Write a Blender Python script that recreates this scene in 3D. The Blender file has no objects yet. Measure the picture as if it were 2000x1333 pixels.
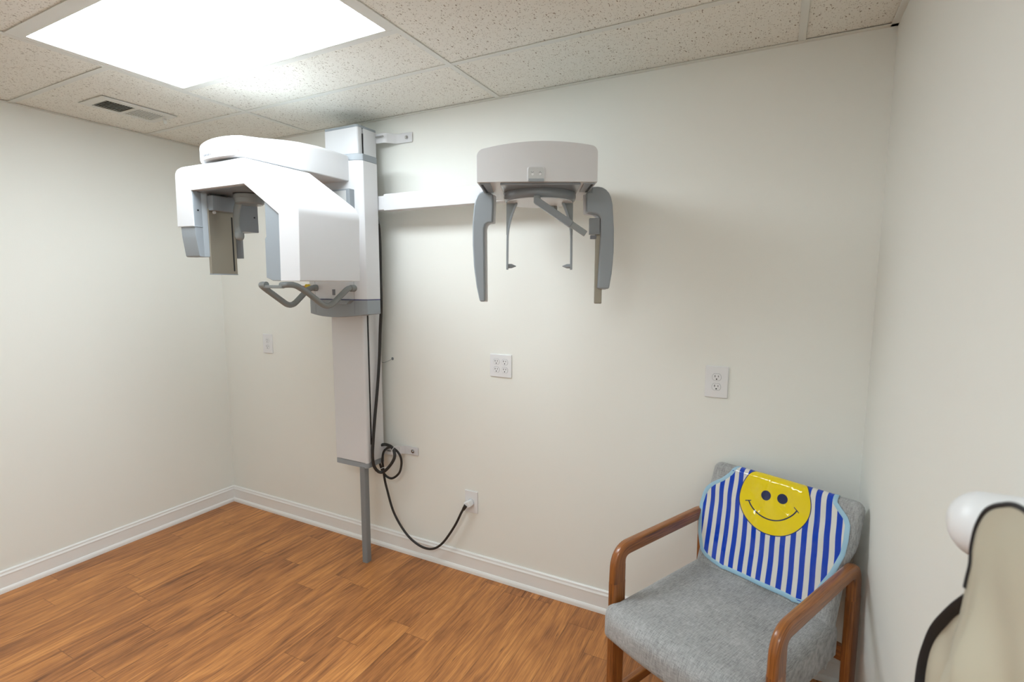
import bpy, bmesh, math, random
from mathutils import Vector, Matrix

random.seed(7)
S = bpy.context.scene
COL = S.collection
V = Vector

# ------------------------------------------------------------------ camera
R_ = V((0.88878506, 0.45831589, 0.00276704))
U_ = V((-0.05416868, 0.09904734, 0.99360726))
F_ = V((-0.45511193, 0.88325317, -0.11285816))
CAM = V((3.28631, -2.15816, 1.50992))
cd = bpy.data.cameras.new('camera')
cam = bpy.data.objects.new('camera', cd)
COL.objects.link(cam)
cam.matrix_world = Matrix(((R_.x, U_.x, -F_.x, CAM.x), (R_.y, U_.y, -F_.y, CAM.y), (R_.z, U_.z, -F_.z, CAM.z), (0, 0, 0, 1)))
cd.sensor_width = 36.0
cd.lens = 998.15 / 2000 * 36
cd.clip_start = 0.02
cd.dof.use_dof = True
cd.dof.focus_distance = 2.3
cd.dof.aperture_fstop = 4.0
S.camera = cam

# ------------------------------------------------------------------ world, lights, exposure
w = bpy.data.worlds.new('world')
S.world = w
w.use_nodes = True
w.node_tree.nodes['Background'].inputs['Color'].default_value = (0.9, 0.95, 1, 1)
w.node_tree.nodes['Background'].inputs['Strength'].default_value = 0.0
S.view_settings.view_transform = 'Standard'
S.view_settings.look = 'None'
S.view_settings.exposure = 1.30
S.view_settings.gamma = 1.0
S.view_settings.use_curve_mapping = False
LAMP = 6.1          # emission of the ceiling light diffusers
LAMP_REAR = 5.2
LAMP_COL = (0.91, 1.0, 1.06)

# room dimensions
W, H, YF = 3.592, 2.352, -3.75
GA, GB, GC = 0.889, 2.108, 3.317       # ceiling grid lines running away from the back wall

# ------------------------------------------------------------------ materials
MATS = {}


def mat(name, col, rough=0.5, metal=0.0, spec=0.5, coat=0.0, bump=0.0, bscale=200.0, emit=0.0, sheen=0.0):
    if name in MATS:
        return MATS[name]
    m = bpy.data.materials.new(name)
    m.use_nodes = True
    nt = m.node_tree
    b = nt.nodes['Principled BSDF']
    b.inputs['Base Color'].default_value = (*col, 1)
    b.inputs['Roughness'].default_value = rough
    b.inputs['Metallic'].default_value = metal
    b.inputs['Specular IOR Level'].default_value = spec
    b.inputs['Coat Weight'].default_value = coat
    b.inputs['Coat Roughness'].default_value = 0.1
    b.inputs['Sheen Weight'].default_value = sheen
    if emit:
        b.inputs['Emission Color'].default_value = (*col, 1)
        b.inputs['Emission Strength'].default_value = emit
    if bump:
        tc = nt.nodes.new('ShaderNodeTexCoord')
        n = nt.nodes.new('ShaderNodeTexNoise')
        n.inputs['Scale'].default_value = bscale
        n.inputs['Detail'].default_value = 3
        bp = nt.nodes.new('ShaderNodeBump')
        bp.inputs['Strength'].default_value = bump
        bp.inputs['Distance'].default_value = 0.002
        nt.links.new(tc.outputs['Object'], n.inputs['Vector'])
        nt.links.new(n.outputs['Fac'], bp.inputs['Height'])
        nt.links.new(bp.outputs['Normal'], b.inputs['Normal'])
    MATS[name] = m
    return m


class NT:
    """small helper for node expressions"""
    def __init__(s, name):
        s.m = bpy.data.materials.new(name)
        s.m.use_nodes = True
        s.nt = s.m.node_tree
        s.b = s.nt.nodes['Principled BSDF']
        MATS[name] = s.m

    def node(s, t, **kw):
        n = s.nt.nodes.new(t)
        for k, v in kw.items():
            setattr(n, k, v)
        return n

    def put(s, sock, v):
        if isinstance(v, bpy.types.NodeSocket):
            s.nt.links.new(v, sock)
        elif isinstance(v, (tuple, list)) and len(v) == 3 and sock.type == 'RGBA':
            sock.default_value = (*v, 1)
        else:
            sock.default_value = v

    def ma(s, op, a, b=0.0, c=0.0, clamp=False):
        n = s.node('ShaderNodeMath', operation=op)
        n.use_clamp = clamp
        s.put(n.inputs[0], a)
        s.put(n.inputs[1], b)
        s.put(n.inputs[2], c)
        return n.outputs[0]

    def mix(s, f, a, b, blend='MIX'):
        n = s.node('ShaderNodeMix', data_type='RGBA', blend_type=blend)
        s.put(n.inputs['Factor'], f)
        s.put(n.inputs['A'], a)
        s.put(n.inputs['B'], b)
        return n.outputs['Result']

    def step(s, e, x, wd=0.0004):
        """smooth step up at x=e"""
        n = s.node('ShaderNodeMapRange')
        s.put(n.inputs['Value'], x)
        n.inputs['From Min'].default_value = e - wd
        n.inputs['From Max'].default_value = e + wd
        return n.outputs['Result']

    def obj(s):
        t = s.node('ShaderNodeTexCoord')
        x = s.node('ShaderNodeSeparateXYZ')
        s.nt.links.new(t.outputs['Object'], x.inputs[0])
        return t.outputs['Object'], x.outputs[0], x.outputs[1], x.outputs[2]

    def comb(s, x, y, z=0.0):
        n = s.node('ShaderNodeCombineXYZ')
        s.put(n.inputs[0], x)
        s.put(n.inputs[1], y)
        s.put(n.inputs[2], z)
        return n.outputs[0]

    def noise(s, vec, scale=1.0, detail=2.0, rough=0.5, dist=0.0):
        n = s.node('ShaderNodeTexNoise')
        s.put(n.inputs['Vector'], vec)
        n.inputs['Scale'].default_value = scale
        n.inputs['Detail'].default_value = detail
        n.inputs['Roughness'].default_value = rough
        n.inputs['Distortion'].default_value = dist
        return n.outputs['Fac']

    def vmul(s, vec, k):
        n = s.node('ShaderNodeVectorMath', operation='MULTIPLY')
        s.put(n.inputs[0], vec)
        n.inputs[1].default_value = k
        return n.outputs[0]

    def bump(s, h, strength, dist=0.002):
        n = s.node('ShaderNodeBump')
        n.inputs['Strength'].default_value = strength
        n.inputs['Distance'].default_value = dist
        s.put(n.inputs['Height'], h)
        s.nt.links.new(n.outputs[0], s.b.inputs['Normal'])


def make_materials():
    # painted wall, slight roller texture
    mat('wall_paint', (0.875, 0.885, 0.835), 0.55, spec=0.3, bump=0.12, bscale=260)
    mat('trim_paint', (0.88, 0.88, 0.86), 0.35, bump=0.0)
    mat('grid_metal', (0.76, 0.77, 0.72), 0.45)
    mat('machine_white', (0.73, 0.735, 0.75), 0.32, spec=0.5)
    mat('machine_grey', (0.31, 0.345, 0.375), 0.33)
    mat('tube_grey', (0.27, 0.29, 0.29), 0.25)
    mat('post_grey', (0.24, 0.26, 0.27), 0.42)
    mat('dark', (0.012, 0.012, 0.014), 0.6)
    mat('blue_line', (0.02, 0.015, 0.15), 0.5)
    mat('rubber', (0.022, 0.021, 0.020), 0.5)
    mat('steel', (0.34, 0.31, 0.255), 0.45, metal=0.7)
    mat('chrome', (0.55, 0.55, 0.55), 0.25, metal=1.0)
    mat('plastic_white', (0.82, 0.83, 0.84), 0.35)
    mat('yellow', (0.85, 0.60, 0.02), 0.4)
    mat('red', (0.55, 0.03, 0.03), 0.4)
    mat('ink', (0.20, 0.21, 0.24), 0.5)
    mat('red_ink', (0.9, 0.12, 0.08), 0.5)
    mat('piping_blue', (0.33, 0.54, 0.68), 0.45)
    mat('bias_black', (0.015, 0.015, 0.018), 0.75)
    # lamp diffuser
    m = bpy.data.materials.new('diffuser')
    m.use_nodes = True
    b = m.node_tree.nodes['Principled BSDF']
    b.inputs['Base Color'].default_value = (0.8, 0.8, 0.8, 1)
    b.inputs['Emission Color'].default_value = (*LAMP_COL, 1)
    b.inputs['Emission Strength'].default_value = LAMP
    MATS['diffuser'] = m
    m2 = m.copy()
    m2.name = 'diffuser_rear'
    m2.node_tree.nodes['Principled BSDF'].inputs['Emission Strength'].default_value = LAMP_REAR
    MATS['diffuser_rear'] = m2

    # laminate floor: planks along y
    n = NT('floor_laminate')
    o, x, y, z = n.obj()
    pw = 0.1208
    u = n.ma('DIVIDE', x, pw)
    row = n.ma('FLOOR', u)
    fu = n.ma('SUBTRACT', u, row)
    wn = n.node('ShaderNodeTexWhiteNoise', noise_dimensions='1D')
    n.put(wn.inputs['W'], row)
    L = 0.90
    v = n.ma('ADD', n.ma('DIVIDE', y, L), n.ma('MULTIPLY', wn.outputs['Value'], 3.7))
    colr = n.ma('FLOOR', v)
    fv = n.ma('SUBTRACT', v, colr)
    wn2 = n.node('ShaderNodeTexWhiteNoise', noise_dimensions='2D')
    n.put(wn2.inputs['Vector'], n.comb(row, colr))
    rnd = wn2.outputs['Value']
    # grain coordinates, shifted for every plank
    gx = n.ma('ADD', n.ma('MULTIPLY', x, 1.0), n.ma('MULTIPLY', rnd, 17.0))
    gy = n.ma('ADD', n.ma('MULTIPLY', y, 1.0), n.ma('MULTIPLY', rnd, 31.0))
    warp = n.noise(n.comb(n.ma('MULTIPLY', gx, 6.0), n.ma('MULTIPLY', gy, 1.6)), 1.0, 3)
    g1 = n.noise(n.comb(n.ma('ADD', n.ma('MULTIPLY', gx, 80.0), n.ma('MULTIPLY', warp, 7.0)), n.ma('MULTIPLY', gy, 2.2)), 1.0, 5, 0.62, 0.3)
    g2 = n.noise(n.comb(n.ma('MULTIPLY', gx, 260.0), n.ma('MULTIPLY', gy, 7.0)), 1.0, 3, 0.6)
    rings = n.ma('SINE', n.ma('ADD', n.ma('MULTIPLY', gx, 120.0), n.ma('MULTIPLY', warp, 42.0)))
    blot = n.noise(n.comb(n.ma('MULTIPLY', gx, 9.0), n.ma('MULTIPLY', gy, 2.5)), 1.0, 4, 0.65)
    cr = n.node('ShaderNodeValToRGB')
    e = cr.color_ramp.elements
    e[0].position = 0.30
    e[0].color = (0.13, 0.048, 0.018, 1)
    e[1].position = 0.72
    e[1].color = (0.76, 0.345, 0.105, 1)
    k = e.new(0.47)
    k.color = (0.385, 0.150, 0.047, 1)
    k = e.new(0.58)
    k.color = (0.55, 0.225, 0.066, 1)
    t = n.ma('ADD', n.ma('MULTIPLY', g1, 0.47), n.ma('MULTIPLY', blot, 0.40))
    t = n.ma('ADD', t, n.ma('MULTIPLY', rings, 0.028))
    t = n.ma('ADD', t, n.ma('MULTIPLY', n.ma('SUBTRACT', g2, 0.5), 0.34))
    t = n.ma('ADD', t, n.ma('MULTIPLY', n.ma('SUBTRACT', rnd, 0.5), 0.10))
    t = n.ma('ADD', t, 0.075)
    n.put(cr.inputs[0], t)
    c = cr.outputs[0]
    # dark fine streaks
    st = n.noise(n.comb(n.ma('MULTIPLY', gx, 130.0), n.ma('MULTIPLY', gy, 9.0)), 1.0, 2, 0.5)
    c = n.mix(n.ma('MULTIPLY', n.step(0.70, st, 0.05), 0.65), c, (0.07, 0.028, 0.012))
    eu = n.ma('MINIMUM', fu, n.ma('SUBTRACT', 1.0, fu))
    ev = n.ma('MULTIPLY', n.ma('MINIMUM', fv, n.ma('SUBTRACT', 1.0, fv)), L / pw)
    seam = n.ma('SUBTRACT', 1.0, n.step(0.012, n.ma('MINIMUM', eu, ev), 0.008))
    c = n.mix(n.ma('MULTIPLY', seam, 0.38), c, (0.05, 0.02, 0.01))
    n.put(n.b.inputs['Base Color'], c)
    n.b.inputs['Roughness'].default_value = 0.40
    n.b.inputs['Specular IOR Level'].default_value = 0.45
    n.bump(n.ma('SUBTRACT', n.ma('MULTIPLY', g2, 0.3), seam), 0.12, 0.001)

    # acoustic ceiling tile with fissures along y
    n = NT('ceiling_tile')
    o, x, y, z = n.obj()
    wv = n.ma('MULTIPLY', n.ma('SUBTRACT', n.noise(o, 45.0, 2), 0.5), 0.016)
    xx = n.ma('ADD', x, wv)
    vo = n.node('ShaderNodeTexVoronoi', feature='F1', distance='EUCLIDEAN')
    n.put(vo.inputs['Vector'], n.comb(n.ma('MULTIPLY', xx, 2.6), n.ma('MULTIPLY', y, 1.0)))
    vo.inputs['Scale'].default_value = 46.0
    vo.inputs['Randomness'].default_value = 1.0
    szn = n.node('ShaderNodeSeparateColor')
    n.put(szn.inputs[0], vo.outputs['Color'])
    thr = n.ma('SUBTRACT', n.ma('MULTIPLY', szn.outputs[0], 0.36), 0.09)
    fis = n.step(0.0, n.ma('SUBTRACT', thr, vo.outputs['Distance']), 0.03)
    vo2 = n.node('ShaderNodeTexVoronoi')
    n.put(vo2.inputs['Vector'], o)
    vo2.inputs['Scale'].default_value = 190.0
    s2 = n.node('ShaderNodeSeparateColor')
    n.put(s2.inputs[0], vo2.outputs['Color'])
    pin = n.step(0.0, n.ma('SUBTRACT', n.ma('SUBTRACT', n.ma('MULTIPLY', s2.outputs[0], 0.55), 0.14), vo2.outputs['Distance']), 0.05)
    base = n.mix(n.noise(o, 60.0, 3), (0.83, 0.82, 0.745), (0.88, 0.87, 0.80))
    hole = n.ma('MAXIMUM', n.ma('MULTIPLY', fis, 0.78), n.ma('MULTIPLY', pin, 0.55))
    c = n.mix(hole, base, (0.17, 0.105, 0.04))
    n.put(n.b.inputs['Base Color'], c)
    n.b.inputs['Roughness'].default_value = 0.9
    n.bump(n.ma('SUBTRACT', n.ma('MULTIPLY', n.noise(o, 300.0, 3), 0.4), hole), 0.3, 0.002)

    # oak of the chair
    n = NT('chair_oak')
    o, x, y, z = n.obj()
    r = n.noise(n.comb(n.ma('MULTIPLY', x, 30), n.ma('MULTIPLY', y, 30), n.ma('MULTIPLY', z, 30)), 1.0, 2)
    MATS['chair_oak'] = n.m
    gz = n.noise(n.vmul(n.node('ShaderNodeUVMap').outputs[0], (7.0, 210.0, 1.0)), 1.0, 4, 0.65, 0.2)
    gw = n.noise(n.vmul(n.node('ShaderNodeUVMap').outputs[0], (2.0, 25.0, 1.0)), 1.0, 3, 0.6)
    cr = n.node('ShaderNodeValToRGB')
    e = cr.color_ramp.elements
    e[0].position = 0.36
    e[0].color = (0.10, 0.032, 0.008, 1)
    e[1].position = 0.68
    e[1].color = (0.46, 0.175, 0.040, 1)
    k = e.new(0.50)
    k.color = (0.30, 0.100, 0.022, 1)
    n.put(cr.inputs[0], n.ma('ADD', n.ma('MULTIPLY', gz, 0.6), n.ma('MULTIPLY', gw, 0.4)))
    n.put(n.b.inputs['Base Color'], cr.outputs[0])
    n.b.inputs['Roughness'].default_value = 0.30
    n.b.inputs['Coat Weight'].default_value = 0.35
    n.b.inputs['Coat Roughness'].default_value = 0.15

    # grey woven upholstery
    n = NT('grey_fabric')
    o, x, y, z = n.obj()
    a = n.noise(n.comb(n.ma('MULTIPLY', x, 700), n.ma('MULTIPLY', y, 45), n.ma('MULTIPLY', z, 45)), 1.0, 2, 0.6)
    b_ = n.noise(n.comb(n.ma('MULTIPLY', x, 45), n.ma('MULTIPLY', y, 700), n.ma('MULTIPLY', z, 700)), 1.0, 2, 0.6)
    d = n.noise(o, 7.0, 4, 0.6)
    cr = n.node('ShaderNodeValToRGB')
    e = cr.color_ramp.elements
    e[0].position = 0.36
    e[0].color = (0.185, 0.188, 0.185, 1)
    e[1].position = 0.66
    e[1].color = (0.56, 0.565, 0.565, 1)
    k = e.new(0.5)
    k.color = (0.365, 0.37, 0.368, 1)
    t = n.ma('ADD', n.ma('MULTIPLY', a, 0.44), n.ma('MULTIPLY', b_, 0.36))
    n.put(cr.inputs[0], n.ma('ADD', t, n.ma('MULTIPLY', d, 0.20)))
    n.put(n.b.inputs['Base Color'], cr.outputs[0])
    n.b.inputs['Roughness'].default_value = 0.9
    n.b.inputs['Sheen Weight'].default_value = 0.15
    n.bump(t, 0.5, 0.001)

    # bib: stripes with the printed smiling face, uv in metres
    n = NT('bib_vinyl')
    uv = n.node('ShaderNodeSeparateXYZ')
    n.nt.links.new(n.node('ShaderNodeUVMap').outputs[0], uv.inputs[0])
    X, Sv = uv.outputs[0], uv.outputs[1]
    ph = n.ma('DIVIDE', n.ma('ADD', n.ma('ADD', X, 0.200), n.ma('MULTIPLY', n.ma('SUBTRACT', Sv, 0.055), 0.12)), 0.0337)
    fr = n.ma('FRACT', n.ma('ADD', ph, 20.0))
    blue = n.ma('SUBTRACT', 1.0, n.step(0.53, fr, 0.02))
    blue = n.ma('MULTIPLY', blue, n.step(0.01, fr, 0.01))
    c = n.mix(blue, (0.72, 0.71, 0.66), (0.002, 0.052, 0.48))

    def dist(cx, cy, kx=1.0, ky=1.0):
        dx = n.ma('MULTIPLY', n.ma('SUBTRACT', X, cx), kx)
        dy = n.ma('MULTIPLY', n.ma('SUBTRACT', Sv, cy), ky)
        return n.ma('SQRT', n.ma('ADD', n.ma('MULTIPLY', dx, dx), n.ma('MULTIPLY', dy, dy)))
    rr = dist(0.003, 0.331)
    c = n.mix(n.ma('SUBTRACT', 1.0, n.step(0.1235, rr)), c, (0.012, 0.03, 0.16))
    c = n.mix(n.ma('SUBTRACT', 1.0, n.step(0.1205, rr)), c, (0.86, 0.66, 0.012))
    navy = (0.02, 0.03, 0.09)
    for ex_, ey_ in ((-0.026, 0.3375), (0.030, 0.3435)):
        c = n.mix(n.ma('SUBTRACT', 1.0, n.step(0.0175, dist(ex_, ey_))), c, navy)
    ring = n.ma('ABSOLUTE', n.ma('SUBTRACT', dist(-0.004, 0.352), 0.0925))
    below = n.ma('SUBTRACT', n.ma('ADD', n.ma('MULTIPLY', X, 0.13), 0.3105), Sv)
    arc = n.ma('MULTIPLY', n.ma('SUBTRACT', 1.0, n.step(0.0022, ring)), n.step(0.0, below))
    c = n.mix(arc, c, navy)
    for (cx, cy, sl) in ((-0.083, 0.3005, -0.35), (0.081, 0.3215, 0.75)):
        dx = n.ma('ABSOLUTE', n.ma('SUBTRACT', X, cx))
        dy = n.ma('ABSOLUTE', n.ma('SUBTRACT', n.ma('SUBTRACT', Sv, cy), n.ma('MULTIPLY', n.ma('SUBTRACT', X, cx), -sl)))
        tick = n.ma('MULTIPLY', n.ma('SUBTRACT', 1.0, n.step(0.0095, dx)), n.ma('SUBTRACT', 1.0, n.step(0.0018, dy)))
        c = n.mix(tick, c, navy)
    n.put(n.b.inputs['Base Color'], c)
    n.b.inputs['Roughness'].default_value = 0.07
    n.bump(n.noise(n.comb(n.ma('MULTIPLY', X, 15.0), n.ma('MULTIPLY', Sv, 9.0)), 1.0, 2, 0.4, 0.6), 0.55, 0.02)
    n.b.inputs['Specular IOR Level'].default_value = 0.55

    # beige vinyl of the apron
    n = NT('apron_vinyl')
    o, x, y, z = n.obj()
    f = n.noise(o, 5.0, 3)
    n.put(n.b.inputs['Base Color'], n.mix(f, (0.52, 0.485, 0.37), (0.58, 0.54, 0.42)))
    n.b.inputs['Roughness'].default_value = 0.5
    n.bump(n.noise(o, 900.0, 2), 0.15, 0.0005)


make_materials()

# ------------------------------------------------------------------ mesh helpers


def link(name, me, m=None, parent=None):
    o = bpy.data.objects.new(name, me)
    COL.objects.link(o)
    if m is not None:
        me.materials.append(MATS[m] if isinstance(m, str) else m)
    if parent is not None:
        o.parent = parent
    return o


def from_bm(name, bm, m, parent=None, bevel=0.0, seg=3, smooth=True, angle=35):
    bmesh.ops.recalc_face_normals(bm, faces=bm.faces[:])
    me = bpy.data.meshes.new(name)
    bm.to_mesh(me)
    bm.free()
    o = link(name, me, m, parent)
    if parent is not None and parent.type == 'EMPTY' or parent is not None:
        pass
    if smooth:
        for p in me.polygons:
            p.use_smooth = True
        me.set_sharp_from_angle(angle=math.radians(angle))
    if bevel:
        b = o.modifiers.new('bevel', 'BEVEL')
        b.width = bevel
        b.segments = seg
        b.limit_method = 'ANGLE'
        b.angle_limit = math.radians(32)
        b.harden_normals = True
    return o


def bm_box(bm, x0, x1, y0, y1, z0, z1, M=None):
    pts = [(x, y, z) for x in (x0, x1) for y in (y0, y1) for z in (z0, z1)]
    vs = [bm.verts.new((M @ V(p)) if M else p) for p in pts]
    for f in ((0, 1, 3, 2), (4, 6, 7, 5), (0, 4, 5, 1), (2, 3, 7, 6), (0, 2, 6, 4), (1, 5, 7, 3)):
        bm.faces.new([vs[i] for i in f])


def box(name, x0, x1, y0, y1, z0, z1, m, parent=None, bevel=0.0, M=None, seg=3):
    bm = bmesh.new()
    bm_box(bm, x0, x1, y0, y1, z0, z1, M)
    return from_bm(name, bm, m, parent, bevel, seg)


def bm_prism(bm, pts, axis, a, b, M=None):
    """pts 2D; axis 'y': (x,z), 'x': (y,z), 'z': (x,y), extruded from a to b"""
    def p3(p, t):
        q = {'y': (p[0], t, p[1]), 'x': (t, p[0], p[1]), 'z': (p[0], p[1], t)}[axis]
        return (M @ V(q)) if M else V(q)
    A = [bm.verts.new(p3(p, a)) for p in pts]
    B = [bm.verts.new(p3(p, b)) for p in pts]
    n = len(pts)
    bm.faces.new(A)
    bm.faces.new(B[::-1])
    for i in range(n):
        bm.faces.new((A[i], B[i], B[(i + 1) % n], A[(i + 1) % n]))


def prism(name, pts, axis, a, b, m, parent=None, bevel=0.0, M=None, seg=3, angle=35):
    bm = bmesh.new()
    bm_prism(bm, pts, axis, a, b, M)
    return from_bm(name, bm, m, parent, bevel, seg, angle=angle)


def rounded(pts, radii, seg=6):
    """2D polygon with rounded corners"""
    out = []
    n = len(pts)
    for i, p in enumerate(pts):
        r = radii[i] if isinstance(radii, (list, tuple)) else radii
        p = V((p[0], p[1]))
        a = V(pts[i - 1][:2]) - p
        b = V(pts[(i + 1) % n][:2]) - p
        if r <= 0:
            out.append(tuple(p))
            continue
        la, lb = a.length, b.length
        a.normalize()
        b.normalize()
        th = a.angle(b)
        t = min(r / math.tan(th / 2), la * 0.49, lb * 0.49)
        rr = t * math.tan(th / 2)
        c = p + (a + b).normalized() * (rr / math.sin(th / 2))
        s, e = p + a * t, p + b * t
        a0 = math.atan2(s.y - c.y, s.x - c.x)
        a1 = math.atan2(e.y - c.y, e.x - c.x)
        d = (a1 - a0 + math.pi) % (2 * math.pi) - math.pi
        for k in range(seg + 1):
            q = a0 + d * k / seg
            out.append((c.x + rr * math.cos(q), c.y + rr * math.sin(q)))
    return out


def catmull(P, n=10, closed=False):
    P = [V(p) for p in P]
    out = []
    N = len(P)
    rng = range(N if closed else N - 1)
    for i in rng:
        p0 = P[(i - 1) % N] if (closed or i > 0) else P[0] * 2 - P[1]
        p1, p2 = P[i % N], P[(i + 1) % N]
        p3 = P[(i + 2) % N] if (closed or i + 2 < N) else P[-1] * 2 - P[-2]
        for k in range(n):
            t = k / n
            out.append(0.5 * ((2 * p1) + (-p0 + p2) * t + (2 * p0 - 5 * p1 + 4 * p2 - p3) * t * t + (-p0 + 3 * p1 - 3 * p2 + p3) * t ** 3))
    if not closed:
        out.append(P[-1])
    return out


def fillet3(P, r, seg=8):
    """3D polyline with rounded bends"""
    P = [V(p) for p in P]
    out = [P[0]]
    for i in range(1, len(P) - 1):
        rr = r[i] if isinstance(r, (list, tuple)) else r
        a, b = (P[i - 1] - P[i]), (P[i + 1] - P[i])
        t = min(rr, a.length * 0.48, b.length * 0.48)
        A, B = P[i] + a.normalized() * t, P[i] + b.normalized() * t
        for k in range(seg + 1):
            u = k / seg
            out.append(A * (1 - u) ** 2 + P[i] * 2 * u * (1 - u) + B * u * u)
    out.append(P[-1])
    return out


def bm_tube(bm, path, r, sides=14, closed=False, sq=(1, 1), caps=True, uv=None):
    path = [V(p) for p in path]
    n = len(path)
    rings = []
    up = None
    for i, p in enumerate(path):
        if closed:
            t = (path[(i + 1) % n] - path[i - 1]).normalized()
        else:
            t = (path[min(i + 1, n - 1)] - path[max(i - 1, 0)]).normalized()
        if up is None:
            up = V((0, 0, 1)) if abs(t.z) < 0.9 else V((0, 1, 0))
        s = t.cross(up)
        if s.length < 1e-5:
            s = V((1, 0, 0))
        s.normalize()
        up = s.cross(t).normalized()
        rad = r[i] if isinstance(r, (list, tuple)) else r
        rings.append([bm.verts.new(p + s * math.cos(a) * rad * sq[0] + up * math.sin(a) * rad * sq[1]) for a in [2 * math.pi * k / sides for k in range(sides)]])
    for i in range(n if closed else n - 1):
        A, B = rings[i], rings[(i + 1) % n]
        for k in range(sides):
            bm.faces.new((A[k], A[(k + 1) % sides], B[(k + 1) % sides], B[k]))
    if caps and not closed:
        bm.faces.new(rings[0][::-1])
        bm.faces.new(rings[-1])


def tube(name, path, r, m, parent=None, sides=14, closed=False, sq=(1, 1), angle=50):
    bm = bmesh.new()
    bm_tube(bm, path, r, sides, closed, sq)
    return from_bm(name, bm, m, parent, angle=angle)


def bm_lathe(bm, prof, c, axis='z', sides=40, M=None, ell=(1, 1)):
    """prof: (radius, height) list"""
    c = V(c)
    rings = []
    for r, h in prof:
        ring = []
        for k in range(sides):
            a = 2 * math.pi * k / sides
            u, v = r * math.cos(a) * ell[0], r * math.sin(a) * ell[1]
            p = {'z': V((u, v, h)), 'y': V((u, h, v)), 'x': V((h, u, v))}[axis] + c
            ring.append(bm.verts.new((M @ p) if M else p))
        rings.append(ring)
    for A, B in zip(rings, rings[1:]):
        for k in range(sides):
            bm.faces.new((A[k], A[(k + 1) % sides], B[(k + 1) % sides], B[k]))
    bm.faces.new(rings[0][::-1])
    bm.faces.new(rings[-1])


def lathe(name, prof, c, m, parent=None, axis='z', sides=40, M=None, ell=(1, 1)):
    bm = bmesh.new()
    bm_lathe(bm, prof, c, axis, sides, M, ell)
    return from_bm(name, bm, m, parent)


def struct(o):
    o['kind'] = 'structure'
    return o


def tag(o, label, cat, group=None):
    o['label'] = label
    o['category'] = cat
    if group:
        o['group'] = group
    return o


def thing(name, loc, label, cat, group=None):
    o = bpy.data.objects.new(name, None)
    o.empty_display_size = 0.05
    COL.objects.link(o)
    o.location = loc
    tag(o, label, cat, group)
    return o


def settle(root):
    """keep world coordinates of children although the empty stands at the thing's base"""
    inv = Matrix.Translation(root.location).inverted() if root.type == 'EMPTY' else Matrix()
    for c in root.children:
        c.matrix_parent_inverse = inv


def text(name, body, size, m, parent, M, depth=0.0003, space=1.0):
    cu = bpy.data.curves.new(name, 'FONT')
    cu.body = body
    cu.size = size
    cu.extrude = depth
    cu.space_character = space
    cu.align_x = 'CENTER'
    t = bpy.data.objects.new(name, cu)
    COL.objects.link(t)
    dg = bpy.context.evaluated_depsgraph_get()
    me = bpy.data.meshes.new_from_object(t.evaluated_get(dg))
    bpy.data.objects.remove(t)
    me.transform(M)
    o = link(name, me, None, parent)
    me.materials.clear()
    me.materials.append(MATS[m])
    return o


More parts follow.
